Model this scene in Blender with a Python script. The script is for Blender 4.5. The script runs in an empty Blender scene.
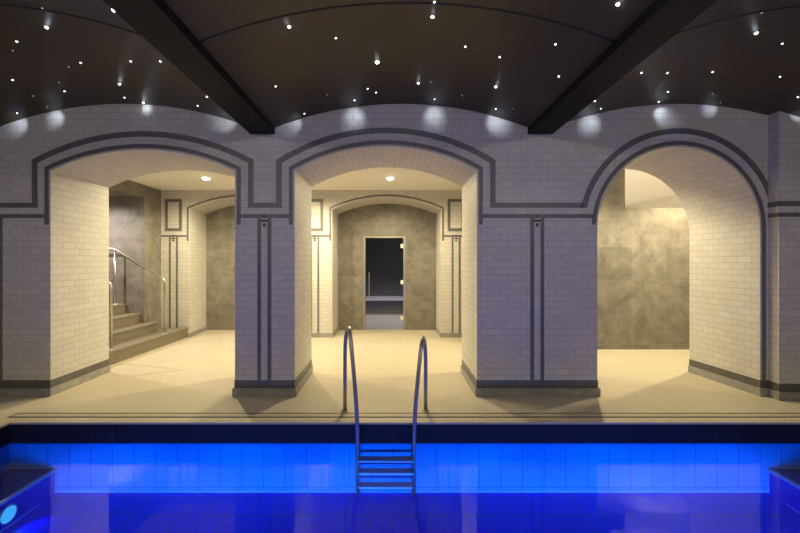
import bpy, bmesh, math
from mathutils import Vector
from math import sin, cos, sqrt, pi, asin, acos, atan2

scene = bpy.context.scene
COL = scene.collection

# ------------------------------------------------------------------ materials
def new_mat(name):
    m = bpy.data.materials.new(name); m.use_nodes = True
    nt = m.node_tree
    for n in list(nt.nodes): nt.nodes.remove(n)
    out = nt.nodes.new('ShaderNodeOutputMaterial')
    return m, nt, out

def principled(nt, out, col, rough, metal=0.0, spec=0.5):
    b = nt.nodes.new('ShaderNodeBsdfPrincipled')
    b.inputs['Base Color'].default_value = (*col, 1)
    b.inputs['Roughness'].default_value = rough
    b.inputs['Metallic'].default_value = metal
    b.inputs['Specular IOR Level'].default_value = spec
    nt.links.new(b.outputs[0], out.inputs[0])
    return b

def mat_plain(name, col, rough=0.5, metal=0.0, spec=0.5, noise=0.0, nscale=6.0):
    m, nt, out = new_mat(name)
    b = principled(nt, out, col, rough, metal, spec)
    if noise:
        tc = nt.nodes.new('ShaderNodeTexCoord')
        n = nt.nodes.new('ShaderNodeTexNoise'); n.inputs['Scale'].default_value = nscale; n.inputs['Detail'].default_value = 5
        r = nt.nodes.new('ShaderNodeValToRGB')
        r.color_ramp.elements[0].position = .3; r.color_ramp.elements[1].position = .7
        r.color_ramp.elements[0].color = (*[c*(1-noise) for c in col], 1)
        r.color_ramp.elements[1].color = (*[min(1, c*(1+noise)) for c in col], 1)
        nt.links.new(tc.outputs['Object'], n.inputs['Vector'])
        nt.links.new(n.outputs['Fac'], r.inputs[0]); nt.links.new(r.outputs[0], b.inputs['Base Color'])
    return m

def mat_tile(name, c1, c2, grout, w, h, mortar=0.003, rough=0.25, offset=0.5, noise=0.0, nscale=3.0, ncol=None, spec=0.5, bump=0.15):
    """tiles laid on the metre UVs"""
    m, nt, out = new_mat(name)
    b = principled(nt, out, c1, rough, 0, spec)
    uv = nt.nodes.new('ShaderNodeTexCoord')
    br = nt.nodes.new('ShaderNodeTexBrick')
    br.offset = offset; br.squash = 1.0
    br.inputs['Scale'].default_value = 1.0
    br.inputs['Brick Width'].default_value = w
    br.inputs['Row Height'].default_value = h
    br.inputs['Mortar Size'].default_value = mortar
    br.inputs['Mortar Smooth'].default_value = 0.2
    br.inputs['Color1'].default_value = (*c1, 1)
    br.inputs['Color2'].default_value = (*c2, 1)
    br.inputs['Mortar'].default_value = (*grout, 1)
    nt.links.new(uv.outputs['UV'], br.inputs['Vector'])
    col = br.outputs['Color']
    if noise:
        n = nt.nodes.new('ShaderNodeTexNoise'); n.inputs['Scale'].default_value = nscale
        n.inputs['Detail'].default_value = 12; n.inputs['Roughness'].default_value = .68; n.inputs['Distortion'].default_value = .5
        r = nt.nodes.new('ShaderNodeValToRGB')
        r.color_ramp.elements[0].position = .32; r.color_ramp.elements[1].position = .72
        r.color_ramp.elements[0].color = (1-noise, 1-noise, 1-noise, 1)
        r.color_ramp.elements[1].color = (1+noise, 1+noise, 1+noise, 1) if ncol is None else (*ncol, 1)
        nt.links.new(uv.outputs['UV'], n.inputs['Vector'])
        nt.links.new(n.outputs['Fac'], r.inputs[0])
        mx = nt.nodes.new('ShaderNodeMix'); mx.data_type = 'RGBA'; mx.blend_type = 'MULTIPLY'
        mx.inputs['Factor'].default_value = 1
        nt.links.new(col, mx.inputs['A']); nt.links.new(r.outputs[0], mx.inputs['B'])
        col = mx.outputs['Result']
    nt.links.new(col, b.inputs['Base Color'])
    if bump:
        bp = nt.nodes.new('ShaderNodeBump'); bp.inputs['Strength'].default_value = bump; bp.inputs['Distance'].default_value = .002
        inv = nt.nodes.new('ShaderNodeMath'); inv.operation = 'SUBTRACT'; inv.inputs[0].default_value = 1
        nt.links.new(br.outputs['Fac'], inv.inputs[1]); nt.links.new(inv.outputs[0], bp.inputs['Height'])
        nt.links.new(bp.outputs[0], b.inputs['Normal'])
    return m

def mat_emit(name, col, strength):
    m, nt, out = new_mat(name)
    e = nt.nodes.new('ShaderNodeEmission'); e.inputs[0].default_value = (*col, 1); e.inputs[1].default_value = strength
    nt.links.new(e.outputs[0], out.inputs[0]); return m

M = {}
M['metro'] = mat_tile('white_metro_tile', (.60, .58, .545), (.545, .525, .495), (.34, .32, .295), .1535, .0768, .0024, .5, spec=.3)
M['mosaic'] = mat_tile('dark_mosaic', (.14, .138, .152), (.18, .177, .19), (.075, .075, .082), .012, .012, .0012, .4, 0)
M['motif'] = mat_plain('black_mosaic', (.012, .012, .016), .35)
M['base_dark'] = mat_tile('charcoal_band_tile', (.10, .097, .095), (.12, .115, .112), (.06, .06, .06), .305, .2, .003, .35, 0, .2, 9)
M['base_grey'] = mat_tile('grey_plinth_tile', (.29, .285, .28), (.33, .322, .315), (.17, .17, .17), .305, .2, .003, .4, 0, .25, 9)
M['stone'] = mat_tile('taupe_stone_tile', (.175, .16, .139), (.212, .195, .17), (.235, .218, .192), .6, .6, .004, .42, 0, .36, 4.2)
M['step_stone'] = mat_tile('dark_taupe_step_stone', (.19, .165, .125), (.2, .172, .13), (.12, .1, .08), .9, .6, .003, .5, 0, .35, 40)
M['floor'] = mat_tile('beige_floor_tile', (.52, .465, .37), (.54, .485, .385), (.46, .41, .32), .6, .6, .0025, .38, 0, .05, 5, spec=.4)
M['plaster'] = mat_plain('cream_plaster', (.82, .79, .72), .8)
M['vault'] = mat_plain('dark_stretch_ceiling', (.052, .04, .019), .36, 0, .3)
M['vault_seam'] = mat_plain('black_seam', (.003, .003, .003), .6)
M['beam'] = mat_plain('black_beam', (.008, .007, .007), .6, 0, .18)
M['hall'] = mat_plain('hall_grey_wall', (.4, .39, .4), .8)
M['pool_dark'] = mat_tile('navy_pool_tile', (.012, .012, .022), (.016, .015, .027), (.03, .03, .045), .205, .24, .003, .5, 0, spec=.15)
M['pool_wall'] = mat_tile('pale_blue_pool_tile', (.13, .48, .8), (.15, .52, .84), (.05, .2, .5), .205, .205, .004, .3, 0)
M['pool_floor'] = mat_tile('deep_blue_pool_tile', (.018, .012, .64), (.02, .013, .68), (.03, .06, .3), .205, .205, .005, .3, 0)
M['pool_edge'] = mat_plain('pale_pool_edge_tile', (.5, .75, .85), .3)
M['bench_top'] = mat_tile('shaded_seat_tile', (.02, .02, .25), (.022, .022, .27), (.02, .02, .06), .205, .205, .003, .3, 0)  # seat tops lie above the lamps; their shade is put into this dark colour
M['chrome'] = mat_plain('polished_steel', (.42, .40, .37), .36, .8)
M['steel'] = mat_plain('brushed_steel', (.55, .53, .5), .32, 1.0)
M['aluminium'] = mat_plain('grey_aluminium', (.3, .29, .27), .4, .6)
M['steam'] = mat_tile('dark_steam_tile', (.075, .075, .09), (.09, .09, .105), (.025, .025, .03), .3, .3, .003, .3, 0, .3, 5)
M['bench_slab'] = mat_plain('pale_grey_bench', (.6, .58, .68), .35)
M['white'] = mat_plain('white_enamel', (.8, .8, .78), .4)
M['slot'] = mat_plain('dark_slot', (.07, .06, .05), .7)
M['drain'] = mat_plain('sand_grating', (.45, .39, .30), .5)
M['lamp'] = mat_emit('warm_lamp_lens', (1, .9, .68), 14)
M['fill_lamp'] = mat_emit('fill_lamp_lens', (.95, .95, 1), 8)
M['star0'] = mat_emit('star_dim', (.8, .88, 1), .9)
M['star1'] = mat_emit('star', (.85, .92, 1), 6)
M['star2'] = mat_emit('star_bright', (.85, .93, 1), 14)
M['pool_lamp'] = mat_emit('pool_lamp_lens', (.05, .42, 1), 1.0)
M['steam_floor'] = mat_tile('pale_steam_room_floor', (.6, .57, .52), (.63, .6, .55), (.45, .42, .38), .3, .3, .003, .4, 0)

def glass_mat():
    m, nt, out = new_mat('smoked_glass')
    t = nt.nodes.new('ShaderNodeBsdfTransparent'); t.inputs[0].default_value = (.8, .8, .83, 1)
    g = nt.nodes.new('ShaderNodeBsdfGlossy'); g.inputs['Roughness'].default_value = .02
    f = nt.nodes.new('ShaderNodeFresnel'); f.inputs[0].default_value = 1.45
    mx = nt.nodes.new('ShaderNodeMixShader')
    nt.links.new(f.outputs[0], mx.inputs[0]); nt.links.new(t.outputs[0], mx.inputs[1]); nt.links.new(g.outputs[0], mx.inputs[2])
    nt.links.new(mx.outputs[0], out.inputs[0]); return m
M['glass'] = glass_mat()
def water_mat():
    m, nt, out = new_mat('clear_pool_water')
    t = nt.nodes.new('ShaderNodeBsdfTransparent'); t.inputs[0].default_value = (.80, .90, 1, 1)
    g = nt.nodes.new('ShaderNodeBsdfGlossy'); g.inputs['Roughness'].default_value = .012
    f = nt.nodes.new('ShaderNodeFresnel'); f.inputs[0].default_value = 1.333
    mx = nt.nodes.new('ShaderNodeMixShader')
    nt.links.new(f.outputs[0], mx.inputs[0]); nt.links.new(t.outputs[0], mx.inputs[1]); nt.links.new(g.outputs[0], mx.inputs[2])
    nt.links.new(mx.outputs[0], out.inputs[0]); return m
M['water'] = water_mat()

# ------------------------------------------------------------------ mesh helpers
class MB:
    def __init__(self):
        self.bm = bmesh.new(); self.uv = self.bm.loops.layers.uv.new('UVMap')
    def face(self, pts, uvs=None, smooth=False):
        pts = [Vector(p) for p in pts]
        n = Vector((0, 0, 0))
        for i in range(len(pts)):
            a, b = pts[i], pts[(i+1) % len(pts)]
            n += a.cross(b)
        if n.length < 1e-9: return
        vs = [self.bm.verts.new(p) for p in pts]
        f = self.bm.faces.new(vs); f.smooth = smooth
        if uvs is None:
            ax = max(range(3), key=lambda i: abs(n[i]))
            uvs = [((p.y, p.z), (p.x, p.z), (p.x, p.y))[ax] for p in pts]
        for l, t in zip(f.loops, uvs): l[self.uv].uv = t
        return f
    def box(self, x0, x1, y0, y1, z0, z1, skip=''):
        P = lambda x, y, z: (x, y, z)
        F = {'b': [(x0,y0,z0),(x0,y1,z0),(x1,y1,z0),(x1,y0,z0)], 't': [(x0,y0,z1),(x1,y0,z1),(x1,y1,z1),(x0,y1,z1)],
             'f': [(x0,y0,z0),(x1,y0,z0),(x1,y0,z1),(x0,y0,z1)], 'k': [(x1,y1,z0),(x0,y1,z0),(x0,y1,z1),(x1,y1,z1)],
             'l': [(x0,y1,z0),(x0,y0,z0),(x0,y0,z1),(x0,y1,z1)], 'r': [(x1,y0,z0),(x1,y1,z0),(x1,y1,z1),(x1,y0,z1)]}
        for k, f in F.items():
            if k not in skip: self.face(f)
    def strip(self, A, B, y, t=.004):
        """raised strip between polylines A and B of (x,z), standing t proud of the wall face at y (towards -Y)"""
        yf = y - t
        for i in range(len(A)-1):
            a, a2, b, b2 = A[i], A[i+1], B[i], B[i+1]
            self.face([(a[0], yf, a[1]), (b[0], yf, b[1]), (b2[0], yf, b2[1]), (a2[0], yf, a2[1])])
            self.face([(a[0], y, a[1]), (a[0], yf, a[1]), (a2[0], yf, a2[1]), (a2[0], y, a2[1])])
            self.face([(b[0], yf, b[1]), (b[0], y, b[1]), (b2[0], y, b2[1]), (b2[0], yf, b2[1])])
        for i in (0, -1):
            a, b = A[i], B[i]
            self.face([(a[0], yf, a[1]), (a[0], y, a[1]), (b[0], y, b[1]), (b[0], yf, b[1])])
    def tube(self, pts, r, seg=14, cap=True):
        pts = [Vector(p) for p in pts]; n = len(pts)
        rings = []; up = None
        for i in range(n):
            t = (pts[min(i+1, n-1)] - pts[max(i-1, 0)]).normalized()
            if up is None:
                up = Vector((1, 0, 0)) if abs(t.x) < .9 else Vector((0, 1, 0))
            up = (up - t*up.dot(t)).normalized(); v = t.cross(up)
            rings.append([self.bm.verts.new(pts[i] + (up*cos(a) + v*sin(a))*r) for a in [2*pi*k/seg for k in range(seg)]])
        for i in range(n-1):
            for k in range(seg):
                f = self.bm.faces.new([rings[i][k], rings[i][(k+1) % seg], rings[i+1][(k+1) % seg], rings[i+1][k]]); f.smooth = True
        if cap:
            self.bm.faces.new(list(reversed(rings[0]))); self.bm.faces.new(rings[-1])
    def lathe(self, prof, c, axis='z', seg=24):
        """prof list of (radius, height) turned about an axis through c"""
        rings = []
        for r, h in prof:
            ring = []
            for k in range(seg):
                a = 2*pi*k/seg; u, v = r*cos(a), r*sin(a)
                p = (u, v, h) if axis == 'z' else ((h, u, v) if axis == 'x' else (u, h, v))
                ring.append(self.bm.verts.new(Vector(c)+Vector(p)))
            rings.append(ring)
        for i in range(len(rings)-1):
            for k in range(seg):
                f = self.bm.faces.new([rings[i][k], rings[i][(k+1) % seg], rings[i+1][(k+1) % seg], rings[i+1][k]]); f.smooth = True
        if prof[0][0] > 1e-6: self.bm.faces.new(list(reversed(rings[0])))
        if prof[-1][0] > 1e-6: self.bm.faces.new(rings[-1])
    def build(self, name, mat, parent=None, weld=True, normals=True, off=None):
        if weld: bmesh.ops.remove_doubles(self.bm, verts=self.bm.verts, dist=1e-5)
        if normals: bmesh.ops.recalc_face_normals(self.bm, faces=self.bm.faces)
        if off is not None: bmesh.ops.translate(self.bm, verts=self.bm.verts, vec=-Vector(off))
        me = bpy.data.meshes.new(name); self.bm.to_mesh(me); self.bm.free()
        for m in (mat if isinstance(mat, (list, tuple)) else [mat]): me.materials.append(m)
        o = bpy.data.objects.new(name, me); COL.objects.link(o)
        if parent is not None: o.parent = parent
        return o

def struct(mb, name, mat, parent=None, **k):
    o = mb.build(name, mat, parent, **k)
    if parent is None: o['kind'] = 'structure'
    return o
def tag(o, label, cat, group=None, kind=None):
    o['label'] = label; o['category'] = cat
    if group: o['group'] = group
    if kind: o['kind'] = kind
    return o
def thing(name, label, cat, loc, group=None):
    o = bpy.data.objects.new(name, None); COL.objects.link(o); o.location = loc; o.empty_display_size = .1
    return tag(o, label, cat, group)
def lamp(kind, loc, energy, col, size=.04, rot=None, **k):
    d = bpy.data.lights.new('lamp_light', kind); d.energy = energy; d.color = col
    if kind in ('POINT', 'SPOT'): d.shadow_soft_size = size
    for a, v in k.items(): setattr(d, a, v)
    o = bpy.data.objects.new('lamp_light', d); o.location = loc; COL.objects.link(o)
    if rot is not None: o.rotation_euler = rot
    return o
def aim(v):  # euler so that -Z looks along v
    return Vector(v).to_track_quat('-Z', 'Y').to_euler()

STARS = [(-1.762,2.241,2), (-2.423,2.454,0), (-2.632,2.699,2), (-3.083,2.909,1), (-3.241,3.026,0), (-2.819,3.205,1),
    (-3.000,3.283,0), (-2.247,3.044,1), (-3.677,3.431,1), (-3.340,3.550,0), (-2.753,3.575,2), (-3.438,3.716,1),
    (-3.776,3.724,0), (-2.941,3.889,1), (-3.850,3.950,0), (-4.166,3.933,1), (-1.887,2.880,1), (-2.812,4.000,2),
    (-1.796,3.428,1), (-2.108,3.832,1), (-0.746,2.475,0), (-0.759,2.588,2), (-0.452,2.805,1), (-0.142,3.195,3),
    (-1.087,3.287,1), (-0.682,3.670,0), (-0.263,3.664,1), (-0.180,3.760,1), (-0.422,3.885,1), (-0.989,3.954,1),
    (0.288,2.463,1), (0.291,2.612,2), (0.597,2.926,1), (0.899,2.988,1), (0.381,3.540,0), (0.255,3.574,2),
    (0.457,3.894,1), (0.729,3.740,0), (1.000,3.448,2), (1.121,3.871,1), (1.273,3.771,0), (1.391,2.194,2),
    (1.228,2.680,1), (1.415,3.027,1), (2.012,3.540,1), (2.276,3.889,1), (2.171,3.103,1), (2.519,3.261,1),
    (2.883,3.724,1), (2.974,3.972,1), (1.952,2.302,2), (2.590,2.495,0), (2.830,2.768,2), (3.221,2.937,1),
    (3.025,3.361,1), (3.717,3.408,1), (3.417,3.796,0), (3.662,3.968,0), (4.172,3.657,1)]
# ------------------------------------------------------------------ arcaded wall
YF, YB = 4.05, 4.95            # front and back of the arcade
ZTOP = 3.42
NA = 36

def seg_arch(x0, x1, zs, zc, z0=0.0, n=NA):
    """opening outline: jamb, segmental arch, jamb; also returns arc centre and radius"""
    h = (x1-x0)/2; cx = (x0+x1)/2; r = zc-zs; R = (h*h+r*r)/(2*r); cz = zc-R
    a = asin(h/R)
    pts = [(x0, z0)] + [(cx+R*sin(-a+2*a*i/n), cz+R*cos(-a+2*a*i/n)) for i in range(n+1)] + [(x1, z0)]
    return pts, (cx, cz, R, h)
def round_arch(x0, x1, cz, z0=0.0, n=NA):
    h = (x1-x0)/2; cx = (x0+x1)/2
    pts = [(x0, z0)] + [(cx-h*cos(pi*i/n), cz+h*sin(pi*i/n)) for i in range(n+1)] + [(x1, z0)]
    return pts, (cx, cz, h, h)

def wall_face(mb, openings, xa, xb, z1, y, z0=0.0):
    x = xa
    for op in openings:
        mb.face([(x, y, z0), (op[0][0], y, z0), (op[0][0], y, z1), (x, y, z1)])
        for i in range(1, len(op)-2):
            p, q = op[i], op[i+1]
            if q[0]-p[0] > 1e-6:
                mb.face([(p[0], y, p[1]), (q[0], y, q[1]), (q[0], y, z1), (p[0], y, z1)])
        # near-vertical starts of the arc lie exactly on the jamb line, nothing to fill
        x = op[-1][0]
    mb.face([(x, y, z0), (xb, y, z0), (xb, y, z1), (x, y, z1)])
def reveal(mb, A, B, ya, yb):
    s = 0.0
    for i in range(len(A)-1):
        d = sqrt((A[i+1][0]-A[i][0])**2 + (A[i+1][1]-A[i][1])**2)
        a, a2, b, b2 = A[i], A[i+1], B[i], B[i+1]
        mb.face([(a[0], ya, a[1]), (b[0], yb, b[1]), (b2[0], yb, b2[1]), (a2[0], ya, a2[1])],
                [(ya, s), (yb, s), (yb, s+d), (ya, s+d)], smooth=False)
        s += d

stairF, gs = seg_arch(-3.907, -1.803, 2.565, 2.807)
stairB, _ = seg_arch(-3.963, -1.83, 2.562, 2.807)
doorF, gd = seg_arch(-1.1214, .958, 2.57, 2.848)
doorB, _ = seg_arch(-1.136, .962, 2.57, 2.848)
roundF, gr = round_arch(2.332, 4.187, 1.914)
roundB, _ = round_arch(2.31, 4.134, 1.914)

w = MB()
wall_face(w, [stairF, doorF, roundF], -5.6, 4.278, ZTOP, YF)
# projecting pier at the end of the arcade
w.face([(4.278, YF, 0), (4.278, 3.935, 0), (4.278, 3.935, ZTOP), (4.278, YF, ZTOP)])
w.face([(4.278, 3.935, 0), (5.6, 3.935, 0), (5.6, 3.935, ZTOP), (4.278, 3.935, ZTOP)])
wall_face(w, [stairB, doorB, roundB], -4.73, 7.1, 3.3, YB)
for A, B in ((stairF, stairB), (doorF, doorB), (roundF, roundB)): reveal(w, A, B, YF, YB)
struct(w, 'wall_front', M['metro'])

# --- mosaic bands
def off_arch(g, o, zb):
    cx, cz, R, h = g
    r, hh = R+o, h+o; a = asin(hh/r); n = NA
    return [(cx-hh, zb)] + [(cx+r*sin(-a+2*a*i/n), cz+r*cos(-a+2*a*i/n)) for i in range(n+1)] + [(cx+hh, zb)]
def off_round(g, o, zb, xmax, zend=None):
    cx, cz, R, h = g
    r = R+o; n = NA
    a0 = pi - asin(max(-.2, min(1, (zb-cz)/r)))
    c = (xmax-cx)/r
    a1 = acos(c) if c < 1 else 0.0
    pts = [(cx+r*cos(a0+(a1-a0)*i/n), cz+r*sin(a0+(a1-a0)*i/n)) for i in range(n+1)]
    if zend is not None: pts.append((cx+r*cos(a1), zend))
    return pts
Z_IN = 1.952
ZO0, ZO1 = 2.145, 2.203       # lower edge of the wide outer band, where it runs level
ZH0, ZH1 = 2.028, 2.071       # thin level band
I0, I1, O0, O1 = .021, .066, .148, .212
tn = [0]
def trim(mb, mat='mosaic', parent=None):
    tn[0] += 1
    return struct(mb, 'trim_%d' % tn[0], M[mat])
for g in (gs, gd):
    t = MB()
    t.strip(off_arch(g, I0, Z_IN), off_arch(g, I1, Z_IN), YF)
    t.strip(off_arch(g, O0, ZO0), off_arch(g, O1, ZO0), YF)
    trim(t)
t = MB()
t.strip(off_round(gr, I0, Z_IN, 9, .178), off_round(gr, I1, Z_IN, 9, .178), YF)
t.strip(off_round(gr, O0, ZO0, 4.278), off_round(gr, O1, ZO0, 4.278), YF)
trim(t)

def hbar(t, x0, x1, z0, z1, y=YF, th=.004): t.strip([(x0, z0), (x0, z1)], [(x1, z0), (x1, z1)], y, th)
def motif(parent, x, y, s=1.0, zt=ZH0):
    for (dz, wd, ht) in ((.02, .03, .03), (-.03, .074, .026), (-.078, .032, .034)):
        q = MB(); zc = zt+dz*s; wd *= s; ht *= s
        if wd > .05*s:
            q.box(x-wd/2, x+wd/2, y-.007, y+.001, zc-ht/2, zc+ht/2)
        else:
            P = [(x-wd*.7, zc), (x, zc+ht*.75), (x+wd*.7, zc), (x, zc-ht*.75)]
            q.face([(a, y-.007, b) for a, b in P])
            for i in range(4):
                a, b = P[i], P[(i+1) % 4]
                q.face([(a[0], y-.007, a[1]), (a[0], y+.001, a[1]), (b[0], y+.001, b[1]), (b[0], y-.007, b[1])])
        q.build('mosaic_motif', M['motif'], parent)
# level bands and the pair of upright strips on every pier
def pier(xl, xr, ol, orr, xc, y=YF):
    t = MB()
    hbar(t, xl+(O1 if ol else 0), xr-(O1 if orr else 0), ZO0, ZO1, y)
    hbar(t, xl+(I1 if ol else 0), xr-(I1 if orr else 0), ZH0, ZH1, y)
    if xc is not None:
        for s in (-1, 1): hbar(t, xc+s*.058-.021, xc+s*.058+.021, .178, ZH0, y)
    o = trim(t)
    if xc is not None: motif(o, xc, y)
pier(-5.6, -3.907, 0, O0, -4.535)
pier(-1.803, -1.1214, O0, O0, -1.468)
# the round arch's outer band meets the level band on its curve
xr_out = gr[0] - sqrt((gr[2]+O0)**2 - (ZO1-gr[1])**2)
xr_in = gr[0] - sqrt((gr[2]+I1)**2 - (ZH1-gr[1])**2)
t = MB(); hbar(t, .958+O1, xr_out-.062, ZO0, ZO1); hbar(t, .958+I1, xr_in+.004, ZH0, ZH1)
for s in (-1, 1): hbar(t, 1.645+s*.058-.021, 1.645+s*.058+.021, .178, ZH0)
motif(trim(t), 1.645, YF)
# end pier: bands turn the corner
t = MB()
hbar(t, 4.274, 5.6, ZO0, ZO1, 3.935); hbar(t, 4.274, 5.6, ZH0, ZH1, 3.935)
t.box(4.274, 4.279, 3.931, YF, ZO0, ZO1); t.box(4.274, 4.279, 3.931, YF, ZH0, ZH1)
trim(t)

# --- baseboards: grey plinth with a charcoal tile band above
def offset_path(P, d):
    """P: plan points with the room on the right-hand side of travel"""
    out = []
    for i, p in enumerate(P):
        ns = []
        for a, b in ((i-1, i), (i, i+1)):
            if a < 0 or b >= len(P): continue
            v = Vector((P[b][0]-P[a][0], P[b][1]-P[a][1])).normalized(); ns.append(Vector((v.y, -v.x)))
        n = ns[0] if len(ns) == 1 else (ns[0]+ns[1])/(1+ns[0].dot(ns[1]))
        out.append((p[0]+n.x*d, p[1]+n.y*d))
    return out
def run(mb, P, d, z0, z1):
    Q = offset_path(P, d); u = 0
    for i in range(len(P)-1):
        L = sqrt((Q[i+1][0]-Q[i][0])**2+(Q[i+1][1]-Q[i][1])**2)
        mb.face([(*Q[i], z0), (*Q[i+1], z0), (*Q[i+1], z1), (*Q[i], z1)], [(u, z0), (u+L, z0), (u+L, z1), (u, z1)])
        mb.face([(*Q[i], z1), (*Q[i+1], z1), (*P[i+1], z1), (*P[i], z1)])
        u += L
    for i in (0, -1):
        mb.face([(*P[i], z0), (*Q[i], z0), (*Q[i], z1), (*P[i], z1)])
def baseboard(side, P):
    b = MB(); run(b, P, .022, 0, .09); o = struct(b, 'baseboard_'+side, M['base_grey'])
    c = MB(); run(c, P, .005, .09, .178); c.build('tile_band', M['base_dark'], o)
baseboard('left', [(-5.6, YF), (-3.907, YF), (-3.963, YB)])
baseboard('center_left', [(-1.83, YB), (-1.803, YF), (-1.1214, YF), (-1.136, YB)])
baseboard('center_right', [(.962, YB), (.958, YF), (2.332, YF), (2.31, YB)])
baseboard('right', [(4.134, YB), (4.187, YF), (4.278, YF), (4.278, 3.935), (5.6, 3.935)])

# ------------------------------------------------------------------ corridor behind the arcade
YR, YN = 7.24, 8.02
ZC, ZC2 = 3.0, 3.2
NS, NC, NH = 2.61, 2.855, 1.11
nich = []
for xc in (-3.035, -.13):
    A, g = seg_arch(xc-NH, xc+NH, NS, NC)
    nich.append((A, g))
w = MB()
wall_face(w, [n[0] for n in nich], -4.73, 1.9, ZC, YR)
for (A, g), s in zip(nich, (-.075, -.005)): reveal(w, A, [(x+s, z) for x, z in A], YR, YN)
struct(w, 'wall_rear', M['metro'])
for A, g in nich:
    t = MB(); t.strip(off_arch(g, .022, 1.965), off_arch(g, .058, 1.965), YR); trim(t)
for xc, xl, xr in ((-4.478, -4.73, -3.035-NH-.058), (-1.595, -3.035+NH+.058, -.13-NH-.058), (1.285, -.13+NH+.058, 1.9)):
    t = MB()
    hbar(t, xl, xr, 2.045, 2.085, YR)
    for s in (-1, 1): hbar(t, xc+s*.072-.018, xc+s*.072+.018, .09, 2.045, YR)
    x0, x1, z0, z1, b = xc-.173, xc+.173, 2.163, 2.82, .06
    for a in ((x0, x1, z0, z0+b), (x0, x1, z1-b, z1), (x0, x0+b, z0+b, z1-b), (x1-b, x1, z0+b, z1-b)): hbar(t, *a, YR)
    o = trim(t); motif(o, xc, YR, .95, 2.045)
def plinth(side, P, mat='base_grey', h=.09):
    b = MB(); run(b, P, .02, 0, h); struct(b, 'baseboard_'+side, M[mat])
plinth('rear_left', [(-4.165, YR), (-3.035-NH, YR), (-3.11-NH, YN)])
plinth('rear_center', [(-3.035+NH, YN), (-3.035+NH, YR), (-.13-NH, YR), (-.13-NH, YN)])
plinth('rear_right', [(-.13+NH, YN), (-.13+NH, YR), (1.9, YR)])

# stone wall at the back of the niches, with the glass door
DX0, DX1, DZ = -.673, .283, 2.118
w = MB()
w.box(-4.5, DX0, YN, YN+.14, 0, ZC); w.box(DX1, 1.9, YN, YN+.14, 0, ZC); w.box(DX0, DX1, YN, YN+.14, DZ, ZC)
struct(w, 'wall_stone', M['stone'])
# stone partition seen through the round arch, cut down to a parapet
w = MB()
w.box(1.9, 4.078, 6.24, 6.42, 0, ZC2); w.box(4.078, 7.1, 6.24, 6.42, 0, 2.482); w.box(1.76, 1.9, 6.42, YR, 0, ZC2)
struct(w, 'wall_partition', M['stone'])
plinth('partition', [(1.9, 6.24), (7.1, 6.24)], 'stone', .085)
w = MB(); w.face([(7.1, YB, 0), (7.1, 11, 0), (7.1, 11, ZC2), (7.1, YB, ZC2)]); w.face([(1.9, 11, 0), (7.1, 11, 0), (7.1, 11, ZC2), (1.9, 11, ZC2)])
w.face([(1.9, YR, 0), (1.9, 11, 0), (1.9, 11, ZC2), (1.9, YR, ZC2)])
struct(w, 'wall_right', M['plaster'])
w = MB()
w.face([(-4.73, YB, ZC), (1.9, YB, ZC), (1.9, YR, ZC), (-4.73, YR, ZC)])
w.face([(1.9, YB, ZC), (1.9, YR, ZC), (1.9, YR, ZC2), (1.9, YB, ZC2)])
w.face([(1.9, YB, ZC2), (7.1, YB, ZC2), (7.1, 11, ZC2), (1.9, 11, ZC2)])
struct(w, 'ceiling', M['plaster'])
# stone-clad stair opening
SX, SY, SZ = -4.73, 6.757, 2.775
for nm, F in (('front', [[(SX, SY, 0), (SX, YR, 0), (SX, YR, ZC), (SX, SY, ZC)]]), ('header', [[(SX, YB, SZ), (SX, SY, SZ), (SX, SY, ZC), (SX, YB, ZC)]]),
              ('far', [[(-8, SY, 0), (SX, SY, 0), (SX, SY, SZ), (-8, SY, SZ)]]), ('near', [[(-8, YB, 0), (SX, YB, 0), (SX, YB, SZ), (-8, YB, SZ)]]),
              ('end', [[(-8, YB, 0), (-8, SY, 0), (-8, SY, SZ), (-8, YB, SZ)]]), ('top', [[(-8, YB, SZ), (SX, YB, SZ), (SX, SY, SZ), (-8, SY, SZ)]])):
    w = MB()
    for f in F: w.face(f)
    struct(w, 'wall_stair_'+nm, M['stone'])
st = thing('staircase', 'dark taupe stone staircase climbing through the stone-clad opening', 'staircase', (-4.5, 5.9, 0))
def step(x0, x1, y0, y1, z0, z1):
    s = MB(); s.box(x0, x1, y0, y1, z0, z1-.03); s.box(x0, x1+.012, y0, y1, z1-.03, z1)
    s.build('step', M['step_stone'], st, off=st.location)
xs = [-4.19, -4.53, -4.81, -5.09, -5.37, -5.65, -5.93]
step(-4.725, xs[0], YB+.002, YR-.001, 0, .2)
for k in range(1, 7):
    y1 = 6.86 if k == 1 else SY-.002
    x0 = xs[k+1] if k < 6 else -7.9
    if k == 1:
        step(-4.725, xs[1], YB+.002, 6.86, .2, .38); step(xs[2]-.02, -4.725, YB+.002, SY-.002, .2, .38)
    else:
        step(x0-.02 if k < 6 else x0, xs[k], YB+.002, SY-.002, .2+.18*(k-1), .2+.18*k)

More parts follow.
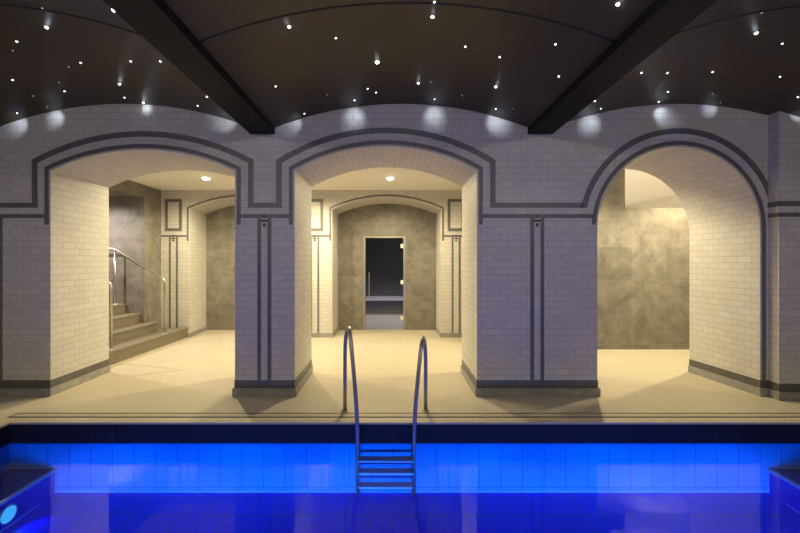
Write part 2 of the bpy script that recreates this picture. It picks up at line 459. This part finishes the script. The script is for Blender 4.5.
# railings
def smooth_poly(pts, r=.07, n=6):
    """round the corners of a polyline"""
    P = [Vector(p) for p in pts]; out = [P[0]]
    for i in range(1, len(P)-1):
        a = (P[i-1]-P[i]); b = (P[i+1]-P[i]); rr = min(r, a.length*.45, b.length*.45)
        p0 = P[i]+a.normalized()*rr; p1 = P[i]+b.normalized()*rr
        for k in range(n+1):
            t = k/n; out.append(p0*(1-t)**2 + P[i]*2*t*(1-t) + p1*t*t)
    out.append(P[-1]); return out
def railing(y, label, up):
    o = thing('stair_railing', label, 'railing', (-4.27, y, .2))
    h = MB(); h.tube(smooth_poly([(-4.27, y, .2), (-4.27, y, 1.2), (-5.21, y, 1.785), (-6.2, y, 1.785 if up else 2.3)], .06), .017)
    h.build('handrail', M['steel'], o, weld=False, off=o.location)
    p = MB(); p.tube([(-5.2, y, .74), (-5.2, y, 1.775)], .017); p.build('post', M['steel'], o, weld=False, off=o.location)
    for x, z in ((-4.27, .2), (-5.2, .74)):
        f = MB(); f.lathe([(.045, 0), (.045, .008), (.03, .012), (.0, .012)], (x, y, z)); f.build('base_flange', M['steel'], o, weld=False, off=o.location)
railing(6.64, 'steel stair handrail along the far stone wall beside the stair opening', True)
railing(5.38, 'steel stair handrail by the near edge of the stairs against the white tiled jamb', True)

# ------------------------------------------------------------------ steam room
w = MB()
x0, x1, y0, y1, z1 = -1.7, 1.4, YN+.14, 10.95, 2.5
w.face([(x0, y1, 0), (x1, y1, 0), (x1, y1, z1), (x0, y1, z1)]); w.face([(x0, y0, 0), (x0, y1, 0), (x0, y1, z1), (x0, y0, z1)])
w.face([(x1, y0, 0), (x1, y1, 0), (x1, y1, z1), (x1, y0, z1)]); w.face([(x0, y0, z1), (x1, y0, z1), (x1, y1, z1), (x0, y1, z1)])
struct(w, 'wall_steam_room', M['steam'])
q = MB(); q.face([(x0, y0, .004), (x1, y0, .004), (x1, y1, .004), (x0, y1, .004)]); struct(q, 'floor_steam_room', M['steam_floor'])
b = thing('steam_room_bench', 'dark built-in bench with pale seat slab seen through the glass door', 'bench', (-.15, 10.6, 0))
q = MB(); q.box(x0+.005, x1-.005, 10.33, y1-.005, 0, .42); q.build('bench_base', M['steam'], b, off=b.location)
q = MB(); q.box(x0+.005, x1-.005, 10.3, y1-.005, .42, .5); q.build('seat_slab', M['bench_slab'], b, off=b.location)
q = MB(); q.box(x0+.005, x1-.005, 10.315, 10.33, 0, .035); q.build('kickboard', M['base_grey'], b, off=b.location)
d = MB(); fw = .05
d.box(DX0, DX0+fw, YN-.012, YN+.12, 0, DZ); d.box(DX1-fw, DX1, YN-.012, YN+.12, 0, DZ); d.box(DX0+fw, DX1-fw, YN-.012, YN+.12, DZ-fw*.7, DZ)
dr = struct(d, 'door_1', M['aluminium'])
q = MB(); q.box(DX0+fw+.004, DX1-fw-.004, YN+.04, YN+.05, .015, DZ-fw*.7-.004); q.build('glass_pane', M['glass'], dr)
for z in (1.9, 1.08, .27):
    q = MB(); q.box(DX1-fw-.06, DX1-fw+.003, YN+.028, YN+.062, z-.045, z+.045); q.build('hinge', M['white'], dr)
q = MB(); hx = DX0+fw+.085
q.tube(smooth_poly([(hx, YN+.04, 1.29), (hx, YN-.015, 1.29), (hx, YN-.015, .78), (hx, YN+.04, .78)], .02), .012); q.build('door_handle', M['steel'], dr, weld=False)

# ------------------------------------------------------------------ deck, pool
PX0, PX1, PY0, PY1 = -3.64, 4.0, .4, 3.37
WZ = -.195
w = MB()
for a in ((-5.6, PX0, -2.6, PY1), (PX1, 5.6, -2.6, PY1), (PX0, PX1, -2.6, PY0), (-5.6, 5.6, PY1, YB), (-4.73, 7.1, YB, 11)):
    w.face([(a[0], a[2], 0), (a[1], a[2], 0), (a[1], a[3], 0), (a[0], a[3], 0)])
struct(w, 'floor', M['floor'])
dr = thing('drain_channel', 'narrow beige drain channel with two dark slots along the pool edge', 'drain', (.2, 3.53, 0))
q = MB(); q.box(-3.77, 4.6, 3.485, 3.575, -.002, .003); q.build('grating', M['drain'], dr, off=dr.location)
for y in (3.487, 3.572):
    q = MB(); q.box(-3.77, 4.6, y-.008, y+.008, -.001, .0042); q.build('slot', M['slot'], dr, off=dr.location)
q = MB(); q.box(-3.778, -3.762, 3.479, 3.58, -.001, .0042); q.build('slot', M['slot'], dr, off=dr.location)
# nosing, dark freeboard, blue basin
q = MB()
q.box(PX0-.05, PX1+.05, PY1-.008, PY1+.05, -.014, .004); q.box(PX0-.05, PX0+.008, PY0, PY1-.008, -.014, .004); q.box(PX1-.008, PX1+.05, PY0, PY1-.008, -.014, .004); q.box(PX0-.05, PX1+.05, PY0-.05, PY0, -.03, .004)
struct(q, 'trim_pool_nosing', M['drain'])
def ring(mb, z0, z1):
    for (a, b) in (((PX0, PY1), (PX1, PY1)), ((PX1, PY1), (PX1, PY0)), ((PX1, PY0), (PX0, PY0)), ((PX0, PY0), (PX0, PY1))):
        mb.face([(*a, z0), (*b, z0), (*b, z1), (*a, z1)])
q = MB(); ring(q, WZ-.003, 0); struct(q, 'wall_pool_freeboard', M['pool_dark'])
ZB = lambda y: -.652 - .05*(PY1-y)
for nm, a, b in (('rear', (PX0, PY1), (PX1, PY1)), ('right', (PX1, PY1), (PX1, PY0)), ('front', (PX1, PY0), (PX0, PY0)), ('left', (PX0, PY0), (PX0, PY1))):
    q = MB(); q.face([(*a, -.9), (*b, -.9), (*b, WZ-.003), (*a, WZ-.003)]); struct(q, 'wall_pool_'+nm, M['pool_wall'])
q = MB(); q.face([(PX0, PY0, ZB(PY0)), (PX1, PY0, ZB(PY0)), (PX1, PY1, ZB(PY1)), (PX0, PY1, ZB(PY1))]); struct(q, 'floor_pool', M['pool_floor'])
q = MB(); q.box(-3.19, 3.55, PY1-.018, PY1, -.66, -.64); struct(q, 'trim_pool_cove', M['pool_edge'])
BZ = -.44
def pool_bench(xi, xo, label):
    o = thing('pool_bench', label, 'pool bench', ((xi+xo)/2, 1.9, -.7), 'seats along the two ends of the pool')
    s = 1 if xo > xi else -1
    lo, hi = min(xi, xo), max(xi, xo)
    q = MB(); q.face([(xi, PY0, -.85), (xi, PY1, -.85), (xi, PY1, BZ), (xi, PY0, BZ)]); q.face([(lo, PY0, -.85), (hi, PY0, -.85), (hi, PY0, BZ), (lo, PY0, BZ)])
    q.build('bench_face', M['pool_floor'], o, off=o.location)
    q = MB(); q.box(min(xi+s*.03, xo), max(xi+s*.03, xo), PY0, PY1, BZ-.01, BZ); q.build('bench_seat', M['bench_top'], o, off=o.location)
    q = MB(); q.box(min(xi-s*.004, xi+s*.03), max(xi-s*.004, xi+s*.03), PY0, PY1-.001, BZ-.02, BZ+.002); q.box(min(xi-s*.004, xi+s*.018), max(xi-s*.004, xi+s*.018), PY1-.022, PY1-.001, -.66, BZ-.02)
    q.box(min(xi-s*.008, xi+s*.01), max(xi-s*.008, xi+s*.01), PY0, PY1-.001, -.672, -.66)
    q.build('edge_tile', M['pool_edge'], o, off=o.location)
pool_bench(-3.19, PX0, 'blue tiled underwater seat with a round lamp in its face, below the stair arch')
pool_bench(3.55, PX1, 'blue tiled underwater seat at the pool end below the round arch')
q = MB(); q.face([(PX0, PY0, WZ), (PX1, PY0, WZ), (PX1, PY1, WZ), (PX0, PY1, WZ)])
tag(struct(q, 'pool_water', M['water'], normals=False), 'still clear water filling the blue lit swimming pool', 'water', kind='stuff')

BLUE = (.0, .16, 1.0)
def pool_lamp(x, y, z, axis, s, label, e, tilt=.33, cone=1.12):
    o = thing('underwater_lamp', label, 'lamp', (x, y, z), 'round lamps under the pool water')
    q = MB(); q.lathe([(.075, 0), (.075, .012*s), (.064, .016*s), (.064, .006*s)], o.location, axis, 28); q.build('lamp_rim', M['steel'], o, weld=False, off=o.location)
    q = MB(); q.lathe([(.0, .013*s), (.064, .012*s)], o.location, axis, 28); q.build('lamp_lens', M['pool_lamp'], o, weld=False, off=o.location)
    v = Vector((s, 0, 0)) if axis == 'x' else Vector((0, s, 0))
    lamp('SPOT', o.location + v*.03, e, BLUE, .05, aim(v - Vector((0, 0, tilt))), spot_size=cone, spot_blend=.6)
    return o
pool_lamp(-3.186, 2.93, -.56, 'x', 1, 'round lit lamp in the face of the pool seat below the stair arch', 7, .5, 1.2)
pool_lamp(3.546, 2.0, -.56, 'x', -1, 'round lit lamp in the face of the pool seat below the round arch', 12, .5, 1.2)
for i, x in enumerate((-3.02, -2.0, -.9, .3, 1.5, 2.5, 3.4)):  # unseen lamps added in the near wall to light the far side of the basin
    pool_lamp(x, PY0+.002, -.50, 'y', 1, 'unseen lamp added in the pool wall facing the arcade, %s from the seat with a lamp' % ('first', 'second', 'third', 'fourth', 'fifth', 'sixth', 'seventh')[i], 360 if 0 < i < 6 else 260)

# ------------------------------------------------------------------ pool ladder
ld = thing('pool_ladder', 'polished steel pool ladder with two looped handrails and three treads', 'pool ladder', (-.07, 3.33, 0))
def bez(P, n=28):
    P = [Vector(p) for p in P]; out = []
    for k in range(n+1):
        t = k/n; out.append(P[0]*(1-t)**3 + P[1]*3*t*(1-t)**2 + P[2]*3*t*t*(1-t) + P[3]*t**3)
    return out
def handrail(rx, ry, tx, ty, tz, fx, fy, fz):
    """rear foot -> loop -> front leg into the water"""
    pts = [Vector((rx, ry, 0)), Vector((rx, ry, tz*.35))]
    pts += bez([(rx, ry, tz*.62), (rx, ry-.005, tz*.98), (tx-(tx-rx)*.2, ty+.08, tz+.02), (tx, ty, tz)], 14)
    dx = fx-tx
    pts += bez([(tx, ty, tz), (tx+dx*.18, ty-.075, tz-.03), (tx+dx*.45, fy+.03, tz*.72), (tx+dx*.72, fy+.015, tz*.38)], 14)[1:]
    pts += bez([(tx+dx*.72, fy+.015, tz*.38), (tx+dx*.9, fy+.006, tz*.12), (fx, fy, -.05), (fx, fy, fz)], 10)[1:]
    q = MB(); q.tube(pts, .0195, 18); return q
h = handrail(-.4905, 3.63, -.425, 3.47, .868, -.325, 3.30, -.64); r1 = h.build('handrail', M['chrome'], ld, weld=False, off=ld.location)
h = handrail(.334, 3.645, .288, 3.47, .772, .192, 3.30, -.64); r2 = h.build('handrail', M['chrome'], ld, weld=False, off=ld.location)
for x, y in ((-.4905, 3.63), (.334, 3.645)):
    q = MB(); q.lathe([(.035, 0), (.035, .006), (.026, .016), (.02, .016)], (x, y, 0)); q.build('rail_flange', M['chrome'], ld, weld=False, off=ld.location)
for i, z in enumerate((-.275, -.385, -.512)):
    q = MB()
    x0, x1 = -.325, .192
    q.box(x0, x1, 3.21, 3.29, z-.012, z); 
    for k in range(5): q.box(x0+.02, x1-.02, 3.217+k*.015, 3.224+k*.015, z, z+.003)
    tr = q.build('tread', M['chrome'], ld, off=ld.location)
    q = MB(); q.box(x0+.018, x1-.018, 3.2, 3.212, z-.009, z+.005); q.build('tread_nosing', M['white'], tr, off=ld.location)

# ------------------------------------------------------------------ vaulted hall ceiling
BEAMS = (-4.653, -1.487, 1.679, 4.845)
BW, BZ0, VZ, VC = .14, 2.985, 3.06, 3.33
HH = 1.443; RV = (HH*HH+.27*.27)/.54
def vz(x, xc): 
    d = min(abs(x-xc), HH); return VC-(RV-sqrt(RV*RV-d*d))
BAYS = [(BEAMS[0]-1.583, None), (-3.07, 0), (.096, 1), (3.262, 2), (BEAMS[3]+1.583, None)]
YS, YE = -2.6, 4.06
w = MB()
for xc, _ in BAYS:
    n = 28
    xsn = [xc-HH+2*HH*i/n for i in range(n+1)]
    xsn = [max(-5.6, min(5.6, x)) for x in xsn]
    for i in range(n):
        a, b = xsn[i], xsn[i+1]
        if b-a < 1e-6: continue
        w.face([(a, YS, vz(a, xc)), (b, YS, vz(b, xc)), (b, YE, vz(b, xc)), (a, YE, vz(a, xc))], smooth=True)
ceil = struct(w, 'ceiling_vaults', M['vault'])
for xc, k in BAYS:
    if k is None: continue
    for ysm in (2.475, .6):
        q = MB(); n = 28
        xsn = [xc-HH+2*HH*i/n for i in range(n+1)]
        q.tube([(x, ysm, vz(x, xc)+.002) for x in xsn], .009, 6); q.build('seam', M['vault_seam'], ceil, weld=False)
for i, xb in enumerate(BEAMS):
    q = MB(); q.box(xb-BW, xb+BW, YS, YF, BZ0, 3.45)
    q.box(xb-BW-.004, xb+BW+.004, YS, YF, BZ0+.008, BZ0+.018)
    struct(q, 'beam_%d' % (i+1), M['beam'])

# star lights
ORD = 'first second third fourth fifth sixth seventh eighth ninth tenth eleventh twelfth thirteenth fourteenth'.split()
VN = ['vault over stair arch', 'vault over glass-door arch', 'vault over round arch']
def star_mesh(r):
    q = MB(); q.lathe([(r*1.25, 0), (r*1.25, -.15*r), (r, -.2*r), (r*.8, -.62*r), (r*.45, -.92*r), (0, -r)], (0, 0, 0), 'z', 12)
    bmesh.ops.remove_doubles(q.bm, verts=q.bm.verts, dist=1e-6)
    bmesh.ops.recalc_face_normals(q.bm, faces=q.bm.faces)
    me = bpy.data.meshes.new('star_light'); q.bm.to_mesh(me); q.bm.free(); return me
SM = []
for r, mt in ((.005, 'star0'), (.007, 'star1'), (.010, 'star2'), (.015, 'star2')):
    me = star_mesh(r); me.materials.append(M[mt]); SM.append(me)
rows = {}
for x, y, b in STARS:
    k = min(range(3), key=lambda i: abs(BAYS[i+1][0]-x))
    row = 0 if y > 3.62 else (1 if y > 2.75 else 2)
    rows.setdefault((k, row), []).append((x, y, b))
for (k, row), L in sorted(rows.items()):
    xb = BEAMS[1] if k < 2 else BEAMS[2]
    L.sort(key=lambda s: abs(s[0]-xb))
    for i, (x, y, b) in enumerate(L):
        o = bpy.data.objects.new('star_light', SM[b]); COL.objects.link(o)
        o.location = (x, y, vz(x, BAYS[k+1][0])+.001)
        size = ('faint', 'small', 'bright', 'largest')[b]
        where = ('by the tiled wall', 'in the middle', 'by the seam')[row]
        bm_ = ' from beam' if k != 1 else ' from stair-side beam'
        tag(o, '%s star light %s, %s, %s%s' % (size, where, VN[k], ORD[i], bm_), 'star light', 'star lights in the dark ceiling')
# the fibre ends next to the wall throw small pools of light on it
for x, y, tx, tz, e in ((-4.166, 3.933, -4.27, 3.09, .45), (-3.79, 3.95, -3.84, 3.17, .38), (-2.812, 3.99, -2.81, 3.27, .12), (-1.80, 3.85, -1.915, 3.15, .5),
                        (-.989, 3.954, -1.16, 3.09, .35), (-.422, 3.885, -.44, 3.17, .5), (.457, 3.894, .47, 3.19, .5), (1.121, 3.871, 1.19, 3.12, .7),
                        (2.276, 3.889, 2.25, 3.11, .5), (2.974, 3.972, 3.07, 3.20, .5), (3.662, 3.95, 3.62, 3.27, .2), (4.4, 3.83, 4.5, 3.17, .3)):
    zc = vz(x, min((b[0] for b in BAYS), key=lambda c: abs(c-x)))
    p = Vector((x, y-.06, zc-.03)); q = Vector((tx, YF if tx < 4.27 else 3.935, tz))
    lamp('SPOT', p, e*4, (.75, .85, 1), .01, aim(q-p), spot_size=1.25, spot_blend=1.0)
for x, y, b in STARS:
    if b >= 2:
        lamp('POINT', (x, y, vz(x, min((q[0] for q in BAYS), key=lambda c: abs(c-x)))-.04), .04, (.75, .85, 1), .012)

# ------------------------------------------------------------------ rest of the hall
w = MB()
w.face([(-5.6, YS, 0), (-5.6, YF, 0), (-5.6, YF, 3.45), (-5.6, YS, 3.45)]); struct(w, 'wall_hall_left', M['hall'])
w = MB(); w.face([(5.6, YS, 0), (5.6, YF, 0), (5.6, YF, 3.45), (5.6, YS, 3.45)]); struct(w, 'wall_hall_right', M['hall'])
w = MB(); w.face([(-5.6, YS, 0), (5.6, YS, 0), (5.6, YS, 3.45), (-5.6, YS, 3.45)]); struct(w, 'wall_back', M['hall'])

# ------------------------------------------------------------------ lamps
WARM = (1.0, .84, .49)
def downlight(x, y, z, e, label, group, col=WARM, mat='lamp', r=.062, kind='SPOT', ang=3.0):
    o = thing('ceiling_downlight', label, 'downlight', (x, y, z), group)
    q = MB(); q.lathe([(r+.022, 0), (r+.022, -.006), (r+.004, -.012), (r, -.004)], o.location, 'z', 32); q.build('trim_ring', M['white'], o, weld=False, off=o.location)
    q = MB(); q.lathe([(r, -.005), (r*.95, -.02), (r*.75, -.034), (r*.4, -.043), (0, -.046)], o.location, 'z', 32); q.build('lens', M[mat], o, weld=False, off=o.location)
    if kind == 'SPOT': lamp('SPOT', (x, y, z-.06), e, col, .035, (0, 0, 0), spot_size=ang, spot_blend=.55)
    else: lamp('POINT', (x, y, z-.09), e, col, .05)
    return o
G = 'downlights in the corridor ceiling'
downlight(-3.25, 6.17, ZC, 295, 'round glowing downlight in the white ceiling seen through the stair arch', G)
downlight(-.05, 6.17, ZC, 295, 'round glowing downlight in the white ceiling before the glass-door niche', G)
downlight(-1.72, 6.17, ZC, 190, 'round downlight in the corridor ceiling behind the narrow pier', G)
downlight(2.99, 5.42, ZC2, 300, 'round downlight in the corridor ceiling behind the wide pier', G, ang=2.3)
downlight(5.05, 5.5, ZC2, 345, 'round downlight in the corridor ceiling beyond the round arch', G, ang=2.3)
downlight(4.25, 7.1, ZC2, 900, 'unseen downlight added in the ceiling behind the stone parapet', G, (1, .91, .74))  # unseen lamp added to brighten the room past the parapet
downlight(-5.9, 5.8, SZ, 260, 'unseen downlight added over the stone stairs', G, (1, .89, .82))  # unseen lamp put in to light the stairwell
downlight(-.1, 9.2, 2.5, 190, 'unseen downlight added in the steam room ceiling', G, (1, .95, .95), ang=2.0)  # unseen lamp added to light the bench and floor behind the glass
G2 = 'unseen fill downlights added in the hall ceiling'
for i, x in enumerate((-3.07, .096, 3.262)):  # unseen fill lamps, added to light the hall side of the arcade
    for j, y in enumerate((-.6,)):
        downlight(x, y, VC, 84, 'unseen fill downlight added in the %s, lighting the arcade wall' % VN[i], G2, (1.0, .93, .78), 'fill_lamp', .07, 'POINT')

# ------------------------------------------------------------------ world, camera, view
wd = bpy.data.worlds.new('world'); scene.world = wd; wd.use_nodes = True
wd.node_tree.nodes['Background'].inputs[0].default_value = (.02, .02, .03, 1)
cam = bpy.data.cameras.new('camera'); co = bpy.data.objects.new('camera', cam); COL.objects.link(co)
co.location = (0, 0, 1.515); co.rotation_euler = (pi/2, 0, 0)
cam.sensor_width = 36; cam.lens = 355/800*36; cam.shift_x = 7/800; cam.shift_y = -3.5/800; cam.clip_start = .02
scene.camera = co
scene.view_settings.view_transform = 'Standard'; scene.view_settings.look = 'None'
scene.view_settings.exposure = 0; scene.view_settings.gamma = 1; scene.view_settings.use_curve_mapping = False
scene.cycles.use_denoising = True
scene.cycles.max_bounces = 10; scene.cycles.diffuse_bounces = 5; scene.cycles.glossy_bounces = 5; scene.cycles.transparent_max_bounces = 12
scene.cycles.caustics_reflective = False; scene.cycles.caustics_refractive = False
scene.cycles.sample_clamp_indirect = 6
